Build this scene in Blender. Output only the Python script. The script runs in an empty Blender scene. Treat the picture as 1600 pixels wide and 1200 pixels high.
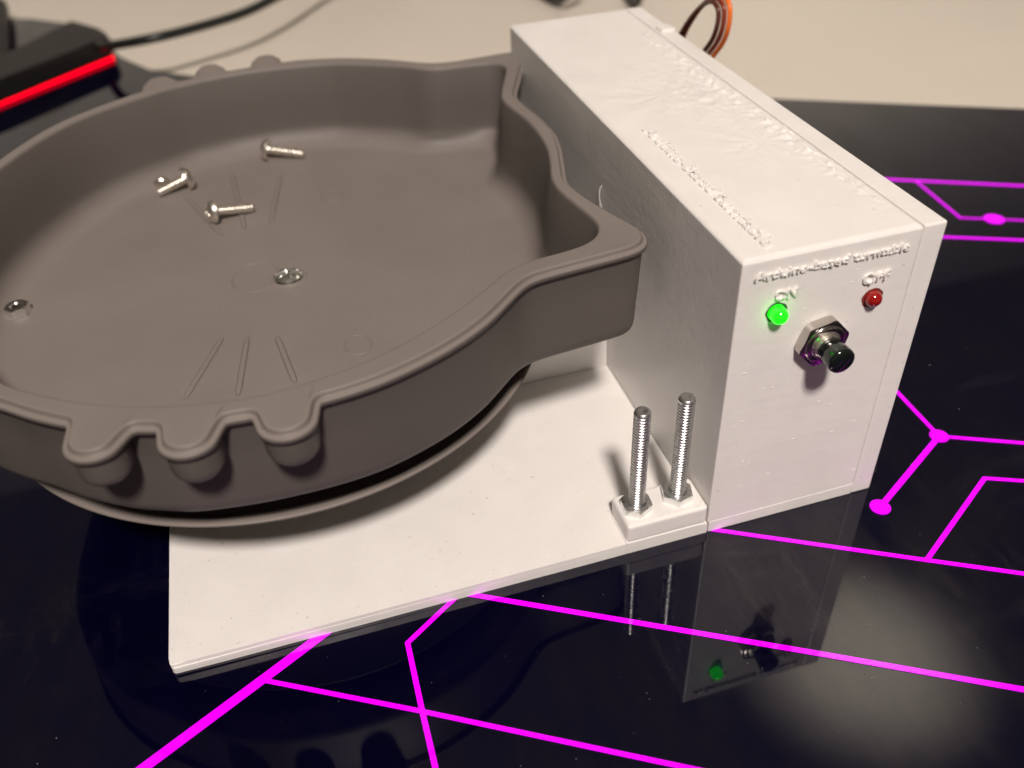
import bpy, bmesh, math, random
from mathutils import Matrix, Vector, noise
random.seed(7)
S = 0.001                                   # everything below is written in millimetres
R = math.radians
scene = bpy.context.scene
col = scene.collection

# ------------------------------------------------------------------ camera
cam = bpy.data.cameras.new("camera")
cam.sensor_width = 36.0
cam.lens = 36.0 * 1389.467 / 1600.0
cam.clip_start = 0.01
cam.clip_end = 50.0
cam_ob = bpy.data.objects.new("camera", cam)
col.objects.link(cam_ob)
CAM = Vector((-81.799, -131.048, 170.613))
rot = Matrix.Rotation(R(-14.54819), 4, 'Z') @ Matrix.Rotation(R(50.98933), 4, 'X') @ Matrix.Rotation(R(-3.34219), 4, 'Z')
cam_ob.matrix_world = Matrix.Translation(CAM * S) @ rot
cam.dof.use_dof = True
cam.dof.focus_distance = 0.204
cam.dof.aperture_fstop = 11.5
scene.camera = cam_ob

# ------------------------------------------------------------------ world (the room's dim lit walls)
world = bpy.data.worlds.new("World")
scene.world = world
world.use_nodes = True
bg = world.node_tree.nodes["Background"]
bg.inputs[0].default_value = (1.0, 0.86, 0.72, 1)
bg.inputs[1].default_value = 0.09

# ------------------------------------------------------------------ lamps
def look(ob, target):
    d = (Vector(target) * S - ob.location)
    ob.rotation_euler = d.to_track_quat('-Z', 'Y').to_euler()

key = bpy.data.lights.new("desk_lamp", 'AREA')
key.shape = 'DISK'; key.size = 0.2; key.energy = 34.0; key.color = (1.0, 0.895, 0.825)
key_ob = bpy.data.objects.new("desk_lamp", key); col.objects.link(key_ob)
key_ob.location = Vector((-150, -930, 1370)) * S
look(key_ob, (-30, 50, 20))

up = bpy.data.lights.new("ceiling_uplight", 'SPOT')
up.energy = 60.0; up.spot_size = R(68); up.spot_blend = 1.0; up.color = (1.0, 0.9, 0.78); up.shadow_soft_size = 0.04
up_ob = bpy.data.objects.new("ceiling_uplight", up); col.objects.link(up_ob)
up_ob.location = Vector((930, 790, 1120)) * S
look(up_ob, (930, 790, 1700))

for wx, wy, wz, pw, tx in ((1100, 1000, 420, 50, 1500), (-700, 1000, 420, 9, -700)):  # spots added out of view to brighten the wall mirrored in the glass
    wl = bpy.data.lights.new("added_wall_spot", 'SPOT')
    wl.energy = pw; wl.spot_size = R(110); wl.spot_blend = 1.0; wl.color = (1.0, 0.89, 0.77); wl.shadow_soft_size = 0.05
    wo = bpy.data.objects.new("added_wall_spot", wl); col.objects.link(wo)
    wo.location = Vector((wx, wy, wz)) * S
    look(wo, (tx, 2000, 330))

scene.view_settings.view_transform = 'Standard'
scene.view_settings.look = 'None'
scene.view_settings.exposure = 0.0
scene.view_settings.gamma = 1.0

# ------------------------------------------------------------------ materials
def mat(name, color=(.8, .8, .8), rough=.5, metal=0.0, **kw):
    m = bpy.data.materials.new(name); m.use_nodes = True
    b = m.node_tree.nodes["Principled BSDF"]
    b.inputs["Base Color"].default_value = (*color, 1)
    b.inputs["Roughness"].default_value = rough
    b.inputs["Metallic"].default_value = metal
    for k, v in kw.items():
        b.inputs[k.replace("_", " ")].default_value = v
    return m

def nd(m, t, **props):
    n = m.node_tree.nodes.new(t)
    for k, v in props.items():
        setattr(n, k, v)
    return n

def link(m, a, b):
    m.node_tree.links.new(a, b)

def ramp(m, fac, p0, c0, p1, c1):
    r = nd(m, "ShaderNodeValToRGB")
    r.color_ramp.elements[0].position = p0; r.color_ramp.elements[0].color = (*c0, 1)
    r.color_ramp.elements[1].position = p1; r.color_ramp.elements[1].color = (*c1, 1)
    link(m, fac, r.inputs[0])
    return r

def coords(m, scale=(1, 1, 1)):
    t = nd(m, "ShaderNodeNewGeometry")
    mp = nd(m, "ShaderNodeMapping"); mp.inputs["Scale"].default_value = scale
    link(m, t.outputs["Position"], mp.inputs[0])
    return mp.outputs[0]

def noise_tex(m, vec, scale, detail=4, rough=.55):
    n = nd(m, "ShaderNodeTexNoise")
    n.inputs["Scale"].default_value = scale; n.inputs["Detail"].default_value = detail; n.inputs["Roughness"].default_value = rough
    link(m, vec, n.inputs["Vector"])
    return n.outputs["Fac"]

def bump(m, height, strength, dist, prev=None):
    b = nd(m, "ShaderNodeBump")
    b.inputs["Strength"].default_value = strength; b.inputs["Distance"].default_value = dist
    link(m, height, b.inputs["Height"])
    if prev: link(m, prev, b.inputs["Normal"])
    return b.outputs["Normal"]

def printed_white(name, color, layer=True):
    m = mat(name, color, .42)
    b = m.node_tree.nodes["Principled BSDF"]
    b.inputs["Subsurface Weight"].default_value = 0.12
    b.inputs["Subsurface Radius"].default_value = (1, .8, .6)
    b.inputs["Subsurface Scale"].default_value = 0.0012
    c = coords(m)
    n1 = noise_tex(m, c, 90, 5)
    r = ramp(m, n1, .3, tuple(x * .955 for x in color), .7, color)
    n3 = noise_tex(m, c, 900, 2)
    dots = ramp(m, n3, .71, (1, 1, 1), .76, (.35, .3, .25))
    mx = nd(m, "ShaderNodeMix", data_type='RGBA', blend_type='MULTIPLY'); mx.inputs[0].default_value = .5
    link(m, r.outputs[0], mx.inputs[6]); link(m, dots.outputs[0], mx.inputs[7])
    link(m, mx.outputs[2], b.inputs["Base Color"])
    cz = coords(m, (.02, .02, 1))
    n2 = noise_tex(m, cz, 2600, 3, .8)          # thin uneven print layers
    nrm = bump(m, n2, .1 if layer else .05, .0002)
    cz2 = coords(m, (.05, .05, 1))
    nrm = bump(m, noise_tex(m, cz2, 330, 2, .6), .1 if layer else .05, .0005, nrm)
    nrm = bump(m, noise_tex(m, coords(m), 420, 3, .6), .25, .0003, nrm)
    link(m, nrm, b.inputs["Normal"])
    rr = ramp(m, n1, .3, (.34,) * 3, .7, (.52,) * 3)
    link(m, rr.outputs[0], b.inputs["Roughness"])
    return m

M_white = printed_white("white_printed_plastic", (.80, .775, .745))
M_white_top = printed_white("white_printed_plastic_flat", (.80, .775, .745), layer=False)

def silicone(name, color):
    m = mat(name, color, .55)
    b = m.node_tree.nodes["Principled BSDF"]
    b.inputs["Specular IOR Level"].default_value = .35
    b.inputs["Sheen Weight"].default_value = .0
    c = coords(m)
    n = noise_tex(m, c, 35, 4)
    r = ramp(m, n, .3, tuple(x * .93 for x in color), .7, tuple(x * 1.05 for x in color))
    sp = ramp(m, noise_tex(m, c, 1500, 1), .775, (0, 0, 0), .80, (1, 1, 1))
    mx = nd(m, "ShaderNodeMix", data_type='RGBA', blend_type='MIX')
    link(m, sp.outputs[0], mx.inputs[0]); link(m, r.outputs[0], mx.inputs[6]); mx.inputs[7].default_value = (.42, .38, .34, 1)
    # base colour follows the normal: lighter facing up, darker on steep walls
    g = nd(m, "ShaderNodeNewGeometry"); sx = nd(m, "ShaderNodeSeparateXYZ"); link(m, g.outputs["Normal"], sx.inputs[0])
    up_fac = ramp(m, sx.outputs["Z"], .25, (0, 0, 0), .97, (1, 1, 1))
    facing_mix = nd(m, "ShaderNodeMix", data_type='RGBA', blend_type='MIX')
    link(m, up_fac.outputs[0], facing_mix.inputs[0]); facing_mix.inputs[6].default_value = (*[x * .52 for x in color], 1); link(m, mx.outputs[2], facing_mix.inputs[7])
    link(m, facing_mix.outputs[2], b.inputs["Base Color"])
    nrm = bump(m, noise_tex(m, c, 2500, 2), .12, .0001)
    link(m, nrm, b.inputs["Normal"])
    return m

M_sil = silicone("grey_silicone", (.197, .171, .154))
M_steel = mat("zinc_steel", (.82, .83, .82), .24, 1.0)
M_nickel = mat("warm_nickel", (.90, .86, .78), .25, 1.0)
M_bsteel = mat("bright_steel", (.80, .80, .77), .2, 1.0)
M_nut = mat("dark_chromed_nut", (.52, .48, .45), .16, 1.0)
for mm_, lo_, hi_ in ((M_steel, .24, .32), (M_nickel, .24, .36), (M_nut, .14, .24)):
    b_ = mm_.node_tree.nodes["Principled BSDF"]
    cc = coords(mm_)
    rr_ = ramp(mm_, noise_tex(mm_, cc, 500, 2), .3, (lo_,) * 3, .75, (hi_,) * 3)
    link(mm_, rr_.outputs[0], b_.inputs["Roughness"])
M_capblack = mat("black_button_plastic", (.006, .009, .008), .12, 0, Coat_Weight=.5)
M_blk = mat("black_plastic", (.007, .006, .006), .5)
M_cable = mat("black_rubber", (.012, .014, .012), .4)
M_wbrown = mat("brown_wire", (.09, .018, .008), .35)
M_wred = mat("red_wire", (.22, .03, .01), .35)
M_worange = mat("orange_wire", (.85, .17, .02), .35)
M_hole = mat("led_hole", (.02, .07, .02), .6)

def led(name, color, em, strength):
    m = mat(name, color, .12, 0, Coat_Weight=.6)
    b = m.node_tree.nodes["Principled BSDF"]
    b.inputs["Emission Color"].default_value = (*em, 1)
    b.inputs["Emission Strength"].default_value = strength
    return m
M_green = led("lit_green_led", (.02, .5, .02), (0.0, 1.0, 0.0), 2.4)
M_red = led("unlit_red_led", (.27, .006, .006), (1, 0, 0), 0)
M_redstrip = led("red_light_strip", (.3, 0, .01), (1, 0, .012), 2.6)

# polished black glass with a smudged haze
M_glass = mat("black_glass", (.0006, .0006, .0095), .018)
b_ = M_glass.node_tree.nodes["Principled BSDF"]
b_.inputs["IOR"].default_value = 1.5
cg = coords(M_glass)
hz = noise_tex(M_glass, cg, 22, 6, .62)
hz2 = noise_tex(M_glass, coords(M_glass, (1, .35, 1)), 60, 5, .7)
mx_ = nd(M_glass, "ShaderNodeMath", operation='MULTIPLY'); link(M_glass, hz, mx_.inputs[0]); link(M_glass, hz2, mx_.inputs[1])
hr = ramp(M_glass, mx_.outputs[0], .2, (.0, .0, .0), .36, (.30, .30, .30))
gl2 = nd(M_glass, "ShaderNodeBsdfGlossy"); gl2.inputs["Roughness"].default_value = .16; gl2.inputs["Color"].default_value = (.10, .095, .09, 1)
ms = nd(M_glass, "ShaderNodeMixShader")
out = M_glass.node_tree.nodes["Material Output"]
link(M_glass, hr.outputs[0], ms.inputs[0]); link(M_glass, b_.outputs[0], ms.inputs[1]); link(M_glass, gl2.outputs[0], ms.inputs[2])
# thin greasy film of finger smears and wipe marks
w1 = noise_tex(M_glass, coords(M_glass, (1, .22, 1)), 95, 6, .75)
w2 = noise_tex(M_glass, coords(M_glass, (.3, 1, 1)), 60, 6, .7)
w3 = noise_tex(M_glass, cg, 14, 3, .5)
wm = nd(M_glass, "ShaderNodeMath", operation='MAXIMUM'); link(M_glass, w1, wm.inputs[0]); link(M_glass, w2, wm.inputs[1])
wr = ramp(M_glass, wm.outputs[0], .54, (0, 0, 0), .80, (1, 1, 1))
wp = ramp(M_glass, w3, .46, (.04, .04, .04), .62, (1, 1, 1))
wq = nd(M_glass, "ShaderNodeMath", operation='MULTIPLY'); link(M_glass, wr.outputs[0], wq.inputs[0]); link(M_glass, wp.outputs[0], wq.inputs[1])
ws = nd(M_glass, "ShaderNodeMath", operation='MULTIPLY'); link(M_glass, wq.outputs[0], ws.inputs[0]); ws.inputs[1].default_value = .2
haze = nd(M_glass, "ShaderNodeBsdfGlossy"); haze.inputs["Roughness"].default_value = .45; haze.inputs["Color"].default_value = (.30, .29, .27, 1)
ms2 = nd(M_glass, "ShaderNodeMixShader")
link(M_glass, ws.outputs[0], ms2.inputs[0]); link(M_glass, ms.outputs[0], ms2.inputs[1]); link(M_glass, haze.outputs[0], ms2.inputs[2])
link(M_glass, ms2.outputs[0], out.inputs[0])

M_line = mat("lit_magenta_line", (.25, 0, .28), .05)
b_ = M_line.node_tree.nodes["Principled BSDF"]
b_.inputs["Emission Color"].default_value = (.88, 0.0, 1.0, 1)
b_.inputs["Emission Strength"].default_value = 1.3

M_table = mat("beige_table", (.60, .545, .455), .38)
b_ = M_table.node_tree.nodes["Principled BSDF"]
rt_ = ramp(M_table, noise_tex(M_table, coords(M_table), 6, 5), .3, (.72, .655, .56), .7, (.77, .705, .605))
link(M_table, rt_.outputs[0], b_.inputs["Base Color"])
M_ceil = mat("ceiling_paint", (.42, .41, .38), .9)
M_wall = mat("wall_paint", (.70, .68, .64), .9)

# ------------------------------------------------------------------ helpers
def obj(name, bm, m, parent=None, smooth=True, label=None):
    me = bpy.data.meshes.new(name)
    bmesh.ops.recalc_face_normals(bm, faces=bm.faces)
    bm.to_mesh(me); bm.free()
    for p in me.polygons: p.use_smooth = smooth
    me.materials.append(m)
    o = bpy.data.objects.new(name, me); col.objects.link(o)
    if parent:
        o.parent = parent
        o.matrix_parent_inverse = parent_world(parent).inverted()
    if label: o["label"] = label
    return o

def parent_world(p):
    mtx = p.matrix_basis.copy()
    q = p
    while q.parent:
        mtx = q.parent.matrix_basis @ q.matrix_parent_inverse @ mtx if False else q.parent.matrix_basis @ mtx
        q = q.parent
    return mtx

def tag(o, label, cat, group=None, kind=None):
    o["label"] = label
    if cat: o["category"] = cat
    if group: o["group"] = group
    if kind: o["kind"] = kind
    return o

def thing(name, label, cat, loc=(0, 0, 0), group=None):
    o = bpy.data.objects.new(name, None); col.objects.link(o)
    o.empty_display_size = .01
    o.location = Vector(loc) * S
    return tag(o, label, cat, group)

def new(): return bmesh.new()

def box(bm, x0, x1, y0, y1, z0, z1, bev=0.0, seg=2):
    r = bmesh.ops.create_cube(bm, size=1.0)
    vs = r["verts"]
    for v in vs:
        v.co = Vector(((x0 + x1) / 2 + v.co.x * (x1 - x0), (y0 + y1) / 2 + v.co.y * (y1 - y0), (z0 + z1) / 2 + v.co.z * (z1 - z0))) * S
    if bev:
        es = list({e for v in vs for e in v.link_edges})
        bmesh.ops.bevel(bm, geom=es, offset=bev * S, segments=seg, profile=.5, affect='EDGES')
    return bm

def lathe(bm, prof, mtx=Matrix.Identity(4), seg=32, helix=None, hexa=False):
    """prof: (radius, height) pairs in mm along local z; mtx places it (mm)."""
    rings = []
    for i, (r, h) in enumerate(prof):
        if r <= 1e-6:
            rings.append([bm.verts.new((mtx @ Vector((0, 0, h))) * S)])
            continue
        ring = []
        for k in range(seg):
            a = 2 * math.pi * k / seg
            rr = r
            if helix and helix[1] <= h <= helix[2]:
                ph = (h / helix[0] + k / seg) % 1.0
                rr = r - helix[3] * max(0.0, 1 - abs(2 * ph - 1) / .62)      # flat crest, narrow groove
            ring.append(bm.verts.new((mtx @ Vector((rr * math.cos(a), rr * math.sin(a), h))) * S))
        rings.append(ring)
    for a, b in zip(rings[:-1], rings[1:]):
        n = max(len(a), len(b))
        for k in range(n):
            k2 = (k + 1) % n
            if len(a) == 1: bm.faces.new((a[0], b[k], b[k2]))
            elif len(b) == 1: bm.faces.new((a[k], a[k2], b[0]))
            else: bm.faces.new((a[k], a[k2], b[k2], b[k]))
    return bm

def hexnut(bm, rc, h, rhole, mtx, chamfer=.22, ang=0.0):
    """hexagonal nut, corner radius rc, height h, open hole, chamfered corners"""
    seg = 48
    def hexr(a):
        a = (a - ang) % (math.pi / 3) - math.pi / 6
        return rc * math.cos(math.pi / 6) / math.cos(a)
    rf = rc * math.cos(math.pi / 6)
    rings = []
    for lvl in ('hb', 'rb0', 'rb1', 'rt1', 'rt0', 'ht', 'hti', 'hbi'):
        ring = []
        for k in range(seg):
            a = 2 * math.pi * k / seg
            hr_ = hexr(a)
            over = max(0, hr_ - rf)
            if lvl == 'hb': r, z = rhole + .4, 0
            elif lvl == 'rb0': r, z = min(hr_, rf * .99), 0
            elif lvl == 'rb1': r, z = hr_, over * chamfer * 1.6 + .03
            elif lvl == 'rt1': r, z = hr_, h - over * chamfer * 1.6 - .03
            elif lvl == 'rt0': r, z = min(hr_, rf * .99), h
            elif lvl == 'ht': r, z = rhole + .4, h
            elif lvl == 'hti': r, z = rhole, h - .4
            else: r, z = rhole, .4
            ring.append(bm.verts.new((mtx @ Vector((r * math.cos(a), r * math.sin(a), z))) * S))
        rings.append(ring)
    n = len(rings)
    for i in range(n):
        a, b = rings[i], rings[(i + 1) % n]
        for k in range(seg):
            k2 = (k + 1) % seg
            bm.faces.new((a[k], a[k2], b[k2], b[k]))
    return bm

def sharp(o, ang=35):
    """smooth faces with sharp edges kept"""
    me = o.data
    me.set_sharp_from_angle(angle=R(ang))
    return o

def catmull(pts, n=12, closed=True):
    out_ = []
    L = len(pts)
    rng = range(L) if closed else range(L - 1)
    for i in rng:
        p0 = pts[(i - 1) % L] if closed or i > 0 else pts[i]
        p1 = pts[i]; p2 = pts[(i + 1) % L]
        p3 = pts[(i + 2) % L] if closed or i + 2 < L else pts[(i + 1) % L]
        for k in range(n):
            t = k / n
            out_.append(tuple(.5 * ((2 * b) + (-a + c) * t + (2 * a - 5 * b + 4 * c - d) * t * t + (-a + 3 * b - 3 * c + d) * t ** 3)
                              for a, b, c, d in zip(p0, p1, p2, p3)))
    if not closed: out_.append(tuple(pts[-1]))
    return out_

def tube(bm, pts, rad, seg=10, smooth_n=8, cap=True):
    P = [Vector(p) for p in catmull(pts, smooth_n, closed=False)]
    prev = None
    rings = []
    for i, p in enumerate(P):
        t = (P[min(i + 1, len(P) - 1)] - P[max(i - 1, 0)]).normalized()
        if prev is None:
            u = t.orthogonal().normalized()
        else:
            u = (prev - t * prev.dot(t)).normalized()
        prev = u
        w = t.cross(u)
        rings.append([bm.verts.new((p + (u * math.cos(2 * math.pi * k / seg) + w * math.sin(2 * math.pi * k / seg)) * rad) * S) for k in range(seg)])
    for a, b in zip(rings[:-1], rings[1:]):
        for k in range(seg):
            bm.faces.new((a[k], a[(k + 1) % seg], b[(k + 1) % seg], b[k]))
    if cap:
        bm.faces.new(rings[0]); bm.faces.new(rings[-1])
    return bm

def prism(bm, pts, z0, z1):
    lo = [bm.verts.new((x * S, y * S, z0 * S)) for x, y in pts]
    hi = [bm.verts.new((x * S, y * S, z1 * S)) for x, y in pts]
    n = len(pts)
    bm.faces.new(lo); bm.faces.new(hi)
    for k in range(n):
        bm.faces.new((lo[k], lo[(k + 1) % n], hi[(k + 1) % n], hi[k]))
    return bm

# ------------------------------------------------------------------ setting
bm = new(); box(bm, -1500, 1500, -900, 1500, -40, -6, 2)
table = obj("table_top", bm, M_table, smooth=False); tag(table, "pale beige table top behind the black glass", None, kind="structure")
bm = new(); prism(bm, [(-3000, -2500), (3400, -2500), (3400, 3000), (-3000, 3000)], 1600, 1620)
ceil = obj("ceiling", bm, M_ceil, smooth=False); tag(ceil, "white room ceiling mirrored in the glass", None, kind="structure")

bm = new(); box(bm, -3000, 3400, 2000, 2040, -300, 1599)
wall = obj("room_wall", bm, M_wall, smooth=False); tag(wall, "pale room wall mirrored in the far part of the glass", None, kind="structure")

edge = [(700, -75), (252, 185.5), (154, 241), (0, 327), (-119, 394), (-142, 414), (-159, 445), (-175, 492), (-194, 531), (-220, 554), (-300, 600), (-600, 780), (-900, 780), (-900, -500), (700, -500)]
prof_glass = edge
bm = new(); prism(bm, prof_glass, -5.98, 0)
bmesh.ops.bevel(bm, geom=[e for e in bm.edges if all(abs(v.co.z) < 1e-6 for v in e.verts)], offset=.0006, segments=2, affect='EDGES')
glass = obj("desk_glass", bm, M_glass, smooth=False)
tag(glass, "polished black glass desk pad with lit magenta circuit lines", None, kind="structure")

def strip(pts, w, z=.12):
    """a flat polyline of width w, mitred, 0.12 mm proud"""
    b = new()
    P = [Vector((x, y)) for x, y in pts]
    L = []; Rr = []
    for i, p in enumerate(P):
        d0 = (P[i] - P[i - 1]).normalized() if i > 0 else (P[1] - P[0]).normalized()
        d1 = (P[i + 1] - P[i]).normalized() if i < len(P) - 1 else d0
        n0 = Vector((-d0.y, d0.x)); n1 = Vector((-d1.y, d1.x))
        m_ = (n0 + n1).normalized(); s = (w / 2) / max(.35, m_.dot(n0))
        L.append(p + m_ * s); Rr.append(p - m_ * s)
    for za, zb in ((.0, z),):
        top_l = [b.verts.new((v.x * S, v.y * S, zb * S)) for v in L]
        top_r = [b.verts.new((v.x * S, v.y * S, zb * S)) for v in Rr]
        for i in range(len(P) - 1):
            b.faces.new((top_l[i], top_l[i + 1], top_r[i + 1], top_r[i]))
    return b

LINES = [([(-172, -40), (-134.7, -20.2), (-109.6, -7.0), (-88, 4.5)], 2.5, 1),
         ([(-110.2, -7.2), (-78.1, -25.7), (-30.6, -54.1), (10, -78)], 1.15, 2),
         ([(-58, 4.5), (-67.5, -1.4), (-77.7, -8.1), (-78.1, -25.7), (-78.2, -38.6), (-78.4, -70)], 1.25, 3),
         ([(-70, 5.5), (-58.8, -0.8), (7.5, -39.4), (42.6, -60.2), (90, -88)], 1.45, 4),
         ([(-4, 3.5), (2.1, 0.1), (45.5, -25.0), (63.7, -35.4), (110, -62)], 1.3, 5),
         ([(44.9, -25.0), (76.0, -6.6), (84.8, -10.7), (130, -34)], 1.25, 6),
         ([(44.9, -6.7), (75.3, 10.8)], 1.6, 7),
         ([(75.3, 10.8), (94.7, 1.0), (140, -22)], 1.3, 8),
         ([(75.3, 10.8), (76.2, 32.5), (60, 45)], 1.25, 9),
         ([(140, 154.5), (154.1, 147.0), (198.6, 123.0), (260, 89)], 1.6, 10),
         ([(162.9, 142.7), (159.3, 110.4), (170.0, 105.1), (179.4, 100.4), (230, 74)], .95, 11),
         ([(120, 112.5), (145.4, 100.3), (169.3, 88.6), (220, 63)], 1.4, 12)]
for pts, w, i in LINES:
    obj("light_line", strip(pts, w * .93, .10 + .012 * i), M_line, glass, smooth=False)
for (x, y, r) in ((44.9, -6.7, 2.55), (75.3, 10.8, 2.5), (170.0, 105.1, 3.6)):
    b = new()
    vs = [b.verts.new(((x + r * math.cos(2 * math.pi * k / 36)) * S, (y + r * math.sin(2 * math.pi * k / 36)) * S, .30 * S)) for k in range(36)]
    b.faces.new(vs)
    obj("light_dot", b, M_line, glass, smooth=False)

# ------------------------------------------------------------------ the machine
machine = thing("turntable_machine", "white printed control box and base plate with embossed lettering, push button, two LEDs", "machine", (0, 0, 0))

# base plate: three printed layers, outlines slightly uneven
bm = new()
def wob(x, k): return .10 * math.sin(x * .05 + k) + .06 * math.sin(x * .23 + 2 * k)
for k, (z0, z1, ins) in enumerate(((0.02, 1.2, .45), (1.19, 2.4, 0.0), (2.39, 3.6, .25))):
    pts = []
    for i in range(41):
        x = -128.2 + i * (128.22 / 40); pts.append((x, ins * math.exp(-(x + 129) / 30) + .012 * k + .3 * wob(x, 0)))
    pts += [(.02, 159.6), (-128.6, 159.6)]
    pts += [(-129.0 + ins * .5, 60), (-129.1 + ins * .5, 2.0), (-128.8, .8)]
    prism(bm, pts, z0, z1)
bmesh.ops.bevel(bm, geom=[e for e in bm.edges if all(v.co.z > 3.59 * S for v in e.verts)], offset=.0004, segments=2, affect='EDGES')
obj("base_plate", bm, M_white_top, machine, smooth=False)
bm = new(); box(bm, 0.35, 40.75, -.05, 159.8, .02, 3.75, .25)
obj("box_foot", bm, M_white, machine, smooth=False)

# block that carries the tray
bm = new(); box(bm, -128.5, -.15, 67.2, 159.5, 3.55, 20.0, .6)
obj("motor_housing", bm, M_white, machine, smooth=False)

# control box shell: open-ended solid, top as a finely modelled sheet
bm = new(); box(bm, 0, 40.75, 0.05, 159.7, 3.3, 77.6, .35)
shell = obj("box_shell", bm, M_white, machine, smooth=False)
# side cover
bm = new(); box(bm, 40.785, 46.3, -.04, 159.8, .02, 78.03, .45)
obj("side_cover", bm, M_white, machine, smooth=False)

# warped, blistered first layers on the top face
bm = new()
NX, NY = 110, 330
def topz(x, y):
    edge_d = min(x, 40.7 - x, y, 159.6 - y)
    e = max(0.0, min(1.0, edge_d / 1.0)); e = e * e * (3 - 2 * e)
    z = 0.0
    # rows of printing blisters near the far long edge
    band = math.exp(-((x - 37.2 + .02 * (y - 60)) / 2.6) ** 2) * (1 / (1 + math.exp(-(y - 18) / 5))) * (1 / (1 + math.exp((y - 136) / 5)))
    v = noise.noise(Vector((x * .55, y * .42, 3.1))) + .6 * noise.noise(Vector((x * 1.3, y * 1.0, 8.1)))
    z += band * max(0, v + .08) * 1.15
    # broad wrinkled patch
    p = math.exp(-((x - 29) / 9) ** 2 - ((y - 84) / 26) ** 2)
    z += p * .6 * max(0, noise.noise(Vector((x * .30 + y * .12, y * .22 - x * .1, 1.7))))
    z += p * .45 * abs(noise.noise(Vector((x * .8, y * .35, 5.7))))
    # radial infill creases
    for cx, cy, rr in ((21, 84, 26), (30, 48, 14)):
        d = math.hypot(x - cx, y - cy); a = math.atan2(y - cy, x - cx)
        z += .09 * math.exp(-(d / rr) ** 2) * math.sin(a * 9 + 2 * noise.noise(Vector((x * .2, y * .2, 0)))) * min(1, d / 4)
    z += .05 * noise.noise(Vector((x * .08, y * .06, 9)))
    return 77.62 + e * (.38 + z)
grid = [[bm.verts.new((( .25 + 40.3 * i / NX) * S, (.3 + 159.2 * j / NY) * S, topz(.25 + 40.3 * i / NX - .25, 159.2 * j / NY) * S)) for i in range(NX + 1)] for j in range(NY + 1)]
for j in range(NY):
    for i in range(NX):
        bm.faces.new((grid[j][i], grid[j][i + 1], grid[j + 1][i + 1], grid[j + 1][i]))
obj("blistered_top_skin", bm, M_white_top, machine)

# embossed lettering -------------------------------------------------
def lettering(name, text, size, width, place, thick=.45, rough=.12, seed=1, m=M_white_top, parent=machine):
    cu = bpy.data.curves.new(name, 'FONT'); cu.body = text; cu.size = 1.0; cu.extrude = .05; cu.bevel_depth = .012; cu.resolution_u = 3; cu.offset = .012
    tmp = bpy.data.objects.new(name, cu); col.objects.link(tmp)
    bpy.context.view_layer.update()
    dg = bpy.context.evaluated_depsgraph_get()
    me = bpy.data.meshes.new_from_object(tmp.evaluated_get(dg), depsgraph=dg)
    bpy.data.objects.remove(tmp)
    xs = [v.co.x for v in me.vertices]; x0, x1 = min(xs), max(xs)
    b = new(); b.from_mesh(me)
    bmesh.ops.subdivide_edges(b, edges=[e for e in b.edges if e.calc_length() > .12], cuts=1)
    for v in b.verts:
        x = (v.co.x - x0) / (x1 - x0) * width; y = v.co.y * size
        z = (v.co.z / .062) * thick
        q = Vector((x * 1.7, y * 1.7, seed)); 
        x += rough * noise.noise(q); y += rough * noise.noise(q + Vector((9, 3, 1)))
        if z > 0: z *= .65 + 1.1 * abs(noise.noise(q * .8 + Vector((3, 7, 2))))
        v.co = (place @ Vector((x, y, z))) * S
    bpy.data.meshes.remove(me)
    return obj(name, b, m, parent, smooth=True)

front = Matrix.Translation((0, 0, 0)) @ Matrix.Rotation(R(90), 4, 'X')      # x right, y up, z towards the viewer
def fr(x, z, a=0): return Matrix.Translation((x, .05, z)) @ Matrix.Rotation(R(90), 4, 'X') @ Matrix.Rotation(R(a), 4, 'Z')
lettering("lettering", "Arduino-based turntable", 2.7, 35.4, fr(2.9, 73.1), .58, .16, 1)
lettering("lettering", "ON", 3.3, 5.0, fr(8.2, 67.4), .62, .16, 2)
lettering("lettering", "OFF", 3.3, 6.6, fr(28.6, 66.7), .62, .16, 3)
top_m = Matrix.Translation((6.6, 65.0, 77.95)) @ Matrix.Rotation(R(-90), 4, 'Z')
lettering("lettering", "Arduino-based turntable", 4.4, 61.5, top_m, .6, .22, 4)

# printing flaws on the front: a few ribs and specks
bm = new()
for k in range(26):
    x = random.uniform(2, 40); z = random.uniform(6, 71)
    l = random.uniform(.2, 1.2)
    box(bm, x, x + l, -.03, .06, z, z + random.uniform(.08, .2))
obj("print_flaws", bm, M_white_top, machine, smooth=False)["kind"] = "stuff"

bm = new(); tube(bm, [(-.05, 75.2, 59.5), (-.5, 75.3, 58.0), (-.6, 75.0, 56.0), (-.3, 74.8, 53.5), (.1, 74.7, 51)], .13, 6, 6)
obj("printed_string", bm, M_white_top, machine)

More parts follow.
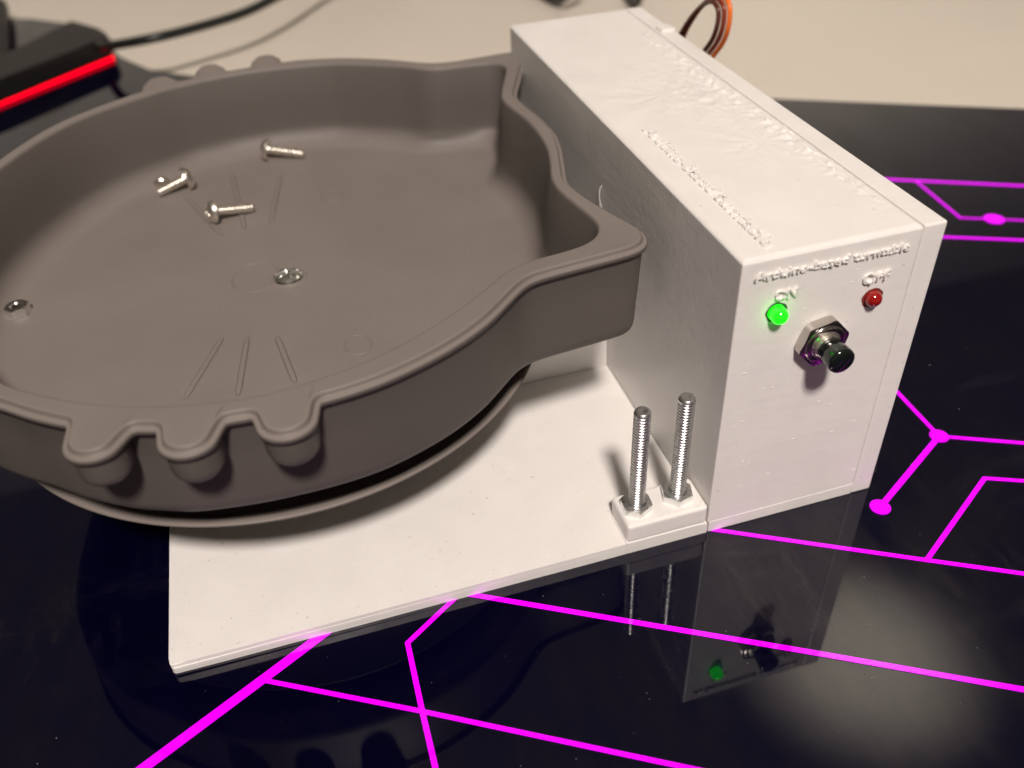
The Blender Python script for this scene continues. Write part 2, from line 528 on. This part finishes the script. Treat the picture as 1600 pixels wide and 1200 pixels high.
# LEDs -----------------------------------------------------------------
def to_front(x, z, y=0.05): return Matrix.Translation((x, y, z)) @ Matrix.Rotation(R(90), 4, 'X')   # local z -> -y
def led_part(x, z, m, out_, name, r=1.85, hole=M_hole, label=None):
    b = new()
    n = 8
    prof = [(r, -.5), (r, out_ - r)] + [(r * math.cos(a), out_ - r + r * math.sin(a)) for a in [k * math.pi / 2 / n for k in range(1, n)]] + [(0, out_)]
    lathe(b, prof, to_front(x, z), 32)
    o = obj(name, b, m, machine, label=label)
    b = new()
    # ragged hole around it
    prof = [(r + .05, .25), (r + .75, .10)]
    for (rr, h) in prof: pass
    ring_a = []; ring_b = []
    for k in range(40):
        a = 2 * math.pi * k / 40
        w = .55 + .35 * noise.noise(Vector((math.cos(a) * 1.6, math.sin(a) * 1.6, x)))
        mm = to_front(x, z)
        ring_a.append(b.verts.new((mm @ Vector(((r - .1) * math.cos(a), (r - .1) * math.sin(a), .06))) * S))
        ring_b.append(b.verts.new((mm @ Vector(((r + w) * math.cos(a), (r + w) * math.sin(a), .10))) * S))
    for k in range(40):
        b.faces.new((ring_a[k], ring_a[(k + 1) % 40], ring_b[(k + 1) % 40], ring_b[k]))
    h = obj("led_hole", b, hole, o)
    return o
led_part(9.2, 64.3, M_green, 3.3, "led_lamp", label="lit green LED")
led_part(32.1, 62.6, M_red, 2.4, "led_lamp", hole=mat("red_led_hole", (.20, .035, .025), .5), label="unlit red LED")

# push button ------------------------------------------------------------
BX, BZ = 20.9, 54.8
tf = to_front(BX, BZ)
bm = new(); lathe(bm, [(3.45, -1), (3.45, 2.9), (3.3, 3.3), (2.95, 3.4), (2.9, 5.0), (2.6, 5.0)], tf, 36, helix=(.5, .5, 2.9, .12))
btn = obj("push_button", bm, M_nickel, machine)
sharp(btn)
bm = new(); hexnut(bm, 6.05, 2.5, 3.3, tf @ Matrix.Translation((0, 0, .05)), ang=R(12)); sharp(obj("nut", bm, M_nut, btn), 25)
bm = new(); lathe(bm, [(4.6, 2.4), (4.75, 2.62), (4.5, 2.85), (3.4, 2.9)], tf, 36); obj("washer", bm, M_nut, btn)
bm = new(); lathe(bm, [(2.6, 4.0), (2.95, 4.3), (3.05, 8.6), (2.9, 9.1), (2.5, 9.35), (0, 9.45)], tf, 40); obj("button_cap", bm, M_capblack, btn)

# bolt block and bolts -----------------------------------------------------
bm = new(); box(bm, -21.3, -.2, .1, 11.0, 3.56, 9.3, .9, 3)
obj("bolt_block", bm, M_white_top, machine, smooth=False)
bm = new()
box(bm, -21.6, -21.0, -.08, 10.0, 0.05, 4.0, .2)
obj("plate_seam", bm, M_white_top, machine, smooth=False)
def bolt(x, y, top, lean):
    mtx = Matrix.Translation((x, y, 8.6)) @ Matrix.Rotation(R(lean[0]), 4, 'Y') @ Matrix.Rotation(R(lean[1]), 4, 'X')
    L = top - 8.6
    prof = []
    h = -2.0
    while h < L - .55:
        prof.append((2.0, h)); h += .86 / 10
    prof += [(1.9, L - .5), (1.72, L - .12), (1.6, L), (0.9, L), (.8, L - .05), (0, L - .05)]
    b = new(); lathe(b, prof, mtx, 40, helix=(.86, -1.5, L - .8, .36))
    o = obj("bolt", b, M_steel, machine)
    sharp(o, 60)
    b = new(); hexnut(b, 4.05, 2.2, 2.0, mtx @ Matrix.Translation((0, 0, .5)), ang=R(random.uniform(5, 40)))
    sharp(obj("nut", b, M_steel, o), 25)
bolt(-16.9, 5.7, 40.3, (0.4, 0))
bolt(-6.0, 6.0, 41.0, (.3, 0))

# ribbon cable ------------------------------------------------------------
ribbon = None
base = [(50, 141, 56), (51, 139.8, 66), (52, 138.5, 73.5), (53, 133.5, 81), (54, 128, 86.5), (54, 121.5, 89.6), (54, 116.2, 88.2), (54, 115.6, 83), (54, 118.2, 77.5), (53, 122.5, 71.5), (51, 127, 62)]
rib = thing("ribbon_cable", "looped ribbon cable of brown, red and orange wires behind the white box", "cable", (50, 130, 60))
for k, (m_, off) in enumerate(((M_wbrown, -1.6), (M_wred, 0), (M_worange, 1.6))):
    pts = []
    for i, p in enumerate(base):
        q = Vector(base[min(i + 1, len(base) - 1)]) - Vector(base[max(i - 1, 0)])
        t = q.normalized()
        side = Vector((1, 0, 0)).cross(t).normalized() * -.55 + Vector((1, 0, 0)) * .9
        pts.append(tuple(Vector(p) + side * off))
    b = new(); tube(b, pts, .74, 10, 10)
    obj("wire", b, m_, rib, label=["dark brown wire", "red wire", "orange wire"][k])
# clip-like blob on the far top edge
bm = new(); box(bm, 41.5, 46.4, 131.5, 136.5, 77.6, 78.9, .5, 3)
obj("printed_nub", bm, M_white_top, machine, smooth=False)

# ------------------------------------------------------------------ cat-head tray
TC = Vector((-85.5, 94.6)); ta = R(-3.5)
EX = Vector((math.cos(ta), math.sin(ta))); EY = Vector((-math.sin(ta), math.cos(ta)))
H = 68.0
def tw(x, y, z): 
    p = TC + EX * x + EY * y
    return Vector((p.x, p.y, z)) * S
base_o = [(-85.5, -3), (-85.3, -27), (-78.3, -50), (-66.2, -68), (-51.2, -79.6), (-44.6, -84.6), (-36, -89.6), (-28, -92.6), (-21.5, -94.5), (-10, -95.5), (-2, -95.4), (6.7, -94.7), (14.2, -93.4), (21.7, -91.0), (32.4, -85.8), (41.4, -79.3),
          (48.4, -72.0), (51.6, -68.6), (55.4, -66.2), (64.6, -64.4), (73.8, -62.9), (79.6, -61.6), (82.8, -59.4), (84.2, -55.2), (83.5, -51.3), (80.3, -43.9), (76.7, -34.2), (74.4, -24.9), (75.7, -16.9),
          (78.3, -4.1), (79.3, 6.8), (78.1, 19.4), (76.1, 29.3), (75.6, 37.3), (79.5, 49), (83.5, 61.4), (85.2, 70.5), (84.2, 74.2), (80.5, 75.2), (71.4, 74.0), (61, 73.0), (53.9, 74.6), (47, 79), (39.9, 83.7), (26.8, 89.8), (13.3, 93.1), (5.7, 93.2),
          (-5.8, 92), (-14, 90.9), (-24, 88.2), (-30, 86), (-40, 81.2), (-52.9, 72.2), (-65.3, 59.8), (-75.3, 40.9), (-82.5, 20)]
base_i = [(-81.5, -3), (-80, -24), (-73.5, -44), (-62.5, -62), (-49.5, -74.8), (-33.2, -84.6), (-18, -89.3), (-5.0, -90.6), (4.4, -89.2), (15.0, -86.3), (25, -81.5), (34.0, -75.6), (42.7, -68.6), (49.5, -62.2), (55.0, -59.6), (61, -58.4), (67.4, -57.0), (71.4, -54.8), (73.8, -51.5), (74.6, -46.8),
          (72.6, -38), (70.6, -29), (70.6, -21.5), (72.1, -15.0), (74.0, -5.0), (74.4, 5.5), (73.4, 17), (71.2, 27), (70.2, 34), (71.5, 41), (75, 52), (77.4, 60), (76.2, 64.4), (72, 66.6), (64.8, 66.9), (53.7, 67.6), (44.2, 74.0), (34.1, 79.4), (26, 83.2), (18.3, 85.6), (2.2, 87.2),
          (-12, 86.0), (-24, 82.8), (-33.8, 78.8), (-52.2, 66.6), (-63.5, 53.5), (-72.5, 35.5), (-79, 16)]
N = 2160
def polar(pts):
    P = catmull(pts, 14)
    A = sorted((math.atan2(y, x) % (2 * math.pi), math.hypot(x, y)) for x, y in P)
    A = [(A[-1][0] - 2 * math.pi, A[-1][1])] + A + [(A[0][0] + 2 * math.pi, A[0][1])]
    out_ = []; j = 0
    for i in range(N):
        t = 2 * math.pi * i / N
        while A[j + 1][0] < t: j += 1
        (a0, r0), (a1, r1) = A[j], A[j + 1]
        out_.append(r0 + (r1 - r0) * (t - a0) / max(1e-9, a1 - a0))
    return out_
def blur(r, w):
    out_ = r
    for _ in range(3):
        out_ = [sum(out_[(i + k) % N] for k in range(-w, w + 1)) / (2 * w + 1) for i in range(N)]
    return out_
RO = blur(polar(base_o), 4)
RI = blur(polar(base_i), 6)
TABS = [(-32.8, -99.4, 5.7), (-16.4, -103.0, 5.8), (0.8, -103.4, 5.9), (0.2, 103.0, 5.3), (-18.6, 100.4, 5.1), (-34.7, 93.8, 5.5)]   # tip x, tip y, radius
def tabbed():
    """outline with the six round tabs, which all point straight out sideways"""
    r = list(RO)
    for tx, ty, tr in TABS:
        sg = 1 if ty > 0 else -1
        cy_ = ty - sg * tr
        a0 = math.atan2(ty, tx)
        for i in range(N):
            a = 2 * math.pi * i / N
            if abs((a - a0 + math.pi) % (2 * math.pi) - math.pi) > .13: continue
            t = RO[i]; best = t
            while t < 112:
                x, y = t * math.cos(a), t * math.sin(a)
                if math.hypot(x - tx, y - cy_) < tr or (abs(x - tx) < tr and sg * y < sg * cy_): best = t
                t += .05
            r[i] = max(r[i], best)
    return blur(r, 1)
RT = tabbed()

ZB = H - 27.5        # underside
ZF = ZB + .9        # inner floor
rings = []
def ring(rad, z): rings.append([tw(rad[i] * math.cos(2 * math.pi * i / N), rad[i] * math.sin(2 * math.pi * i / N), z) for i in range(N)])
# rim normals-aware inward offset so widths stay even round the ears and tabs
def inset(r, d):
    P = [Vector((r[i] * math.cos(2 * math.pi * i / N), r[i] * math.sin(2 * math.pi * i / N))) for i in range(N)]
    Q = []
    for i in range(N):
        t = (P[(i + 3) % N] - P[i - 3]).normalized()
        n = Vector((t.y, -t.x))            # outward
        Q.append(P[i] - n * d)
    for _ in range(1 if abs(d) > 1 else 0):
        Q = [(Q[i - 1] + Q[i] * 2 + Q[(i + 1) % N]) / 4 for i in range(N)]
    return Q
def ringp(Q, z): rings.append([tw(q.x, q.y, z) for q in Q])
# floor -> fillet -> wall -> rim
for f_ in (.12, .3, .5, .7, .82):
    ring([r * f_ for r in RI], ZF)
FR = 8.0
def scaled(r, k): return [x * k for x in r]
RIs = blur(RI, 12)
prev_r = None
for a in range(0, 91, 10):
    t = R(a)
    ins = 2.0 + FR * (1 - math.sin(t)); z = ZF + FR * (1 - math.cos(t))
    ring([x - ins for x in (RIs if a < 60 else RI)], z)
ring([x - 1.2 for x in RI], ZF + FR + 6)
ringp(inset(RI, .3), H - 1.0)
ringp(inset(RI, .0), H - .45)
ringp(inset(RI, -.25), H - .12)
ringp(inset(RI, -.7), H)
ringp(inset(RT, 2.1), H)
ringp(inset(RT, 1.8), H + .08)
ringp(inset(RT, 1.5), H - .06)
ringp(inset(RT, 1.3), H - .5)
ringp(inset(RT, 1.1), H - .95)
ringp(inset(RT, .85), H - 1.05)
ringp(inset(RT, .45), H - 1.0)
ringp(inset(RT, .12), H - 1.15)
ringp(inset(RT, 0), H - 1.6)
ringp(inset(RT, .1), H - 2.3)
ringp(inset(RT, .5), H - 2.5)
ringp(inset(RO, 1.0), H - 2.5)
ringp(inset(RO, 1.15), H - 3.0)
ringp(inset(RO, 1.6), H - 12)
ringp(inset(RO, 2.2), ZB + 5)
for a in range(15, 91, 15):
    t = R(a)
    ringp(inset(RO, 2.2 + 5.0 * (1 - math.cos(t))), ZB + 5 - 5 * math.sin(t))
for f_ in (.7, .4): ring([x * f_ for x in RO], ZB)
bm = new()
V = [[bm.verts.new(c) for c in r] for r in rings]
c0 = bm.verts.new(tw(0, 0, ZF)); c1 = bm.verts.new(tw(0, 0, ZB))
for a, b in zip(V[:-1], V[1:]):
    for i in range(N):
        bm.faces.new((a[i], a[(i + 1) % N], b[(i + 1) % N], b[i]))
for i in range(N):
    bm.faces.new((c0, V[0][i], V[0][(i + 1) % N])); bm.faces.new((c1, V[-1][(i + 1) % N], V[-1][i]))
tray = thing("cat_tray", "grey silicone tray shaped like a cat's head, raised above the white base plate", "tray", (-88, 88, 31))
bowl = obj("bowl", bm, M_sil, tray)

# knobs below the whisker tabs
for tx, ty, tr in TABS:
    ux, uy = 0.0, (1.0 if ty > 0 else -1.0)
    b = new()
    cx, cy = tx, ty - uy * tr
    r1 = tr - .9
    prof = [(r1, H - 2.2), (r1, H - 7), (r1 - .25, H - 8.1), (r1 - .9, H - 9), (r1 - 2.0, H - 9.4), (0, H - 9.5)]
    p = TC + EX * cx + EY * cy
    # a stadium: cylinder end plus a run back into the wall
    seg = 24; rr = []
    for (q, z) in prof:
        row = []
        for k in range(seg + 1):
            a = -math.pi / 2 + math.pi * k / seg
            lx, ly = q * math.cos(a), q * math.sin(a)
            row.append((lx, ly, z))
        row = [(-5.5, -q, z)] + row + [(-5.5, q, z)]
        rr.append([b.verts.new(tw(cx + ux * l - uy * w_, cy + uy * l + ux * w_, z_)) for (l, w_, z_) in row])
    for r0, r2 in zip(rr[:-1], rr[1:]):
        for k in range(len(r0) - 1):
            b.faces.new((r0[k], r0[k + 1], r2[k + 1], r2[k]))
    bmesh.ops.remove_doubles(b, verts=b.verts, dist=1e-6)
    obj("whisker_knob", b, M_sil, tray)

# suction base: flared cup under the bowl
cx, cy = -92.1, 79.5
mtx = Matrix.Translation((cx, cy, 0))
bm = new()
lathe(bm, [(0, 38.9), (44, 38.9), (44, 27.2), (56, 27.3), (64.5, 28.2), (67.2, 29.8), (68.9, 31.0), (69.6, 31.35), (70.6, 31.4), (71.1, 31.25), (71.3, 30.95), (71.0, 30.55), (69.6, 29.1), (65.4, 25.0), (59, 22.5), (24, 22.2), (24, 20.05), (0, 20.05)], mtx, 160)
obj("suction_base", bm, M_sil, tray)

# raised lines and rings moulded in the floor
def ridge(p, q, w=.85, h=.5):
    b = new()
    p = Vector(p); q = Vector(q); d = (q - p).normalized(); n = Vector((-d.y, d.x))
    rows = []
    for s in [i / 10 for i in range(11)]:
        c = p + (q - p) * s
        k = 1.0 if .05 < s < .95 else .6
        rows.append([b.verts.new(Vector((c.x + n.x * o * w * k, c.y + n.y * o * w * k, ZF - .02 + z * h * (k if k == 1 else .5))) * S)
                     for o, z in ((-1, 0), (-.75, .75), (-.35, 1), (.35, 1), (.75, .75), (1, 0))])
    for a, c_ in zip(rows[:-1], rows[1:]):
        for k in range(5): b.faces.new((a[k], a[k + 1], c_[k + 1], c_[k]))
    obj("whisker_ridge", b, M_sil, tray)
for a, c_ in (((-105.5, 66.0), (-114.9, 44.0)), ((-99.4, 63.8), (-103.0, 41.0)), ((-92.2, 61.7), (-89.7, 41.2)),
              ((-98.4, 162.1), (-96.6, 122.3)), ((-82.8, 155.8), (-88.6, 123.5)), ((-113.4, 150.8), (-103.3, 120.4))):
    ridge(a, c_)
def ringridge(x, y, rx, ry, w=.35, h=.22, name="moulded_ring"):
    b = new(); n = 64; rows = []
    for i in range(n):
        a = 2 * math.pi * i / n
        rows.append([b.verts.new(Vector((x + (rx + o * w) * math.cos(a), y + (ry + o * w) * math.sin(a), ZF - .02 + z * h)) * S) for o, z in ((-1, 0), (-.5, .8), (0, 1), (.5, .8), (1, 0))])
    for i in range(n):
        for k in range(4): b.faces.new((rows[i][k], rows[i][k + 1], rows[(i + 1) % n][k + 1], rows[(i + 1) % n][k]))
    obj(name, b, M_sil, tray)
ringridge(-95.4, 92.7, 6.4, 7.6)
ringridge(-73.2, 51.2, 3.3, 4.1)
ringridge(-68.4, 133.8, 3.3, 4.1)
ringridge(-86.6, 89.0, 4.6, 4.3, .6, .3)

# ------------------------------------------------------------------ screws and nuts in the tray
def frame_to(p, q):
    """matrix with local z from p to q"""
    d = (Vector(q) - Vector(p)).normalized()
    return Matrix.Translation(p) @ d.to_track_quat('Z', 'Y').to_matrix().to_4x4()
def screw(head_xy, tip_xy, label, m=M_nickel, hr_=3.7, L=None, lift=0.0):
    rs = 1.45
    hx, hy = head_xy; tx, ty = tip_xy
    p = Vector((hx, hy, ZF + hr_ * .98 + lift)); q = Vector((tx, ty, ZF + rs * 1.05))
    mt = frame_to(p, q)
    L = (q - p).length
    root = thing("machine_screw", label, "screw", (hx, hy, ZF), "loose pan head screws in the tray")
    # domed head (towards -z) with a cross recess modelled as four slots
    b = new()
    seg = 48; prof = [(rs, .0), (hr_, 0.05), (hr_, -.45), (hr_ * .97, -1.0), (hr_ * .88, -1.65), (hr_ * .72, -2.2), (hr_ * .52, -2.55), (hr_ * .3, -2.72), (hr_ * .12, -2.78), (0, -2.78)]
    rws = []
    for (r, z) in prof:
        if r == 0: rws.append([b.verts.new((mt @ Vector((0, 0, -1.1))) * S)]); continue
        row = []
        for k in range(seg):
            a = 2 * math.pi * k / seg
            zz = z
            x, y = r * math.cos(a), r * math.sin(a)
            arm = min(abs(x), abs(y))
            if r < hr_ * .62 and arm < .38 and z < -1.5: zz = -1.15
            row.append(b.verts.new((mt @ Vector((x, y, zz))) * S))
        rws.append(row)
    for a_, b2 in zip(rws[:-1], rws[1:]):
        for k in range(seg):
            if len(b2) == 1: b.faces.new((a_[k], a_[(k + 1) % seg], b2[0]))
            else: b.faces.new((a_[k], a_[(k + 1) % seg], b2[(k + 1) % seg], b2[k]))
    sharp(obj("head", b, m, root), 40)
    b = new(); prof = [(rs, -.1)]; h = .5
    while h < L - .4: prof.append((rs, h)); h += .09
    prof += [(rs * .85, L - .1), (rs * .6, L), (0, L)]
    lathe(b, prof, mt, 20, helix=(.75, .4, L - .4, .3))
    obj("shank", b, m, root)
    return root
screw((-84.9, 169.6), (-73.6, 165.8), "single nickel screw lying alone nearest the far wall of the tray")
screw((-104.2, 130.0), (-93.0, 132.4), "nickel screw lying beside the raised whisker lines, nearest the middle of the three loose ones")
screw((-113.0, 156.6), (-122.0, 154.2), "nickel screw lying against a small nut, leftmost of the three loose ones")
# upright head-up screw through the floor
root = thing("fixing_screw", "flat cross-head steel screw sunk in the centre of the tray floor", "screw", (-86.7, 88.9, ZF))
b = new(); seg = 64
prof = [(4.1, .02), (4.15, .5), (3.9, 1.0), (3.2, 1.45), (2.4, 1.7), (1.7, 1.8), (1.1, 1.85), (.5, 1.85), (0, 1.85)]
rws = []
for r, z in prof:
    if r == 0: rws.append([b.verts.new(Vector((-86.7, 88.9, ZF + .3)) * S)]); continue
    row = []
    for k in range(seg):
        a = 2 * math.pi * k / seg; x, y = r * math.cos(a + .5), r * math.sin(a + .5)
        x0, y0 = r * math.cos(a), r * math.sin(a)
        zz = .35 if (min(abs(x0), abs(y0)) < .5 and r < 3.0) else z
        row.append(b.verts.new(Vector((-86.7 + x, 88.9 + y, ZF + zz)) * S))
    rws.append(row)
for a_, b2 in zip(rws[:-1], rws[1:]):
    for k in range(seg):
        if len(b2) == 1: b.faces.new((a_[k], a_[(k + 1) % seg], b2[0]))
        else: b.faces.new((a_[k], a_[(k + 1) % seg], b2[(k + 1) % seg], b2[k]))
sharp(obj("head", b, M_bsteel, root), 30)
# nuts
b = new(); hexnut(b, 3.3, 2.4, 1.3, Matrix.Translation((-157.5, 97.2, ZF + .05)), ang=R(18))
n1 = sharp(obj("hex_nut", b, M_bsteel), 25); tag(n1, "bright hex nut lying alone near the left side of the tray", "nut", "loose hex nuts in the tray")
b = new(); hexnut(b, 2.9, 2.2, 1.3, Matrix.Translation((-120.7, 161.0, ZF + .05)) @ Matrix.Rotation(R(8), 4, 'X'), ang=R(40))
n2 = sharp(obj("hex_nut", b, M_nickel), 25); tag(n2, "small hex nut half hidden behind the leftmost screw in the tray", "nut", "loose hex nuts in the tray")

# ------------------------------------------------------------------ background things
dev = thing("black_device", "low black device with a glowing red strip along its lower edge", "device", (-230, 430, 0))
bm = new()
foot = [(-161, 442), (-166, 462), (-186, 490), (-222, 428), (-300, 330), (-292, 318), (-218, 389)]
prism(bm, foot, 2.0, 13)
bmesh.ops.bevel(bm, geom=[e for e in bm.edges], offset=.002, segments=3, affect='EDGES')
obj("body", bm, M_blk, dev, smooth=False)
bm = new(); prism(bm, [(-162.4, 442), (-166.5, 460), (-185, 485), (-221, 427), (-298, 330), (-290.5, 320), (-218, 390.2)], .5, 1.9)
obj("light_strip", bm, M_redstrip, dev, smooth=False)
st = thing("black_stand", "black stand foot at the upper left corner of the photo", "stand", (-246, 470, 0))
bm = new(); prism(bm, [(-237, 575), (-217, 432), (-226, 420), (-420, 400), (-460, 600)], .1, 12)
bmesh.ops.bevel(bm, geom=[e for e in bm.edges], offset=.0025, segments=3, affect='EDGES')
obj("base_slab", bm, M_blk, st, smooth=False)
bm = new(); lathe(bm, [(26, 11.9), (22, 18), (22, 260), (0, 260)], Matrix.Translation((-330, 500, 0)), 40)
sharp(obj("column", bm, M_blk, st))

def cable(pts, r, label, name="black_cable"):
    b = new(); tube(b, pts, r, 12, 12)
    o = obj(name, b, M_cable); tag(o, label, "cable", "black cables behind the tray"); return o
cable([(-180, 455, 8), (-169, 441, 9.5), (-160, 418, 15), (-137, 403, 20), (-114, 411, 20), (-84, 429, 20), (-58, 459, 20), (-20, 520, 14), (60, 620, 2)], 2.6, "black cable curving over the beige table from the black device")
cable([(122, 408, 40), (119, 420, 20), (114, 440, 0), (108, 480, -3.2), (90, 620, -3.2)], 2.8, "black cable hanging behind the white box, nearer its left corner")
cable([(150, 395, 34), (153, 404, 14), (158, 420, -2), (165, 470, -3.2), (190, 620, -3.2)], 2.8, "black cable hanging behind the white box, nearer the ribbon cable")

# ------------------------------------------------------------------ dust
bm = new()
def speck(x, y, z, r):
    n = [bm.verts.new(Vector((x + r * random.uniform(.6, 1.4) * math.cos(a), y + r * random.uniform(.6, 1.4) * math.sin(a), z)) * S) for a in (0, 2.1, 4.2)]
    t = bm.verts.new(Vector((x, y, z + r)) * S)
    for i in range(3): bm.faces.new((n[i], n[(i + 1) % 3], t))
for _ in range(110): speck(random.uniform(-170, 150), random.uniform(-75, 0), 0, random.uniform(.05, .14))
for _ in range(40): speck(random.uniform(48, 170), random.uniform(0, 120), 0, random.uniform(.06, .18))
for _ in range(40): speck(random.uniform(-145, -20), random.uniform(30, 150), ZF, random.uniform(.06, .14))
M_dust = mat("dust", (.5, .48, .45), .8)
d = obj("dust_specks", bm, M_dust, smooth=False); tag(d, "pale dust specks scattered on the glass and the tray", "dust", kind="stuff")
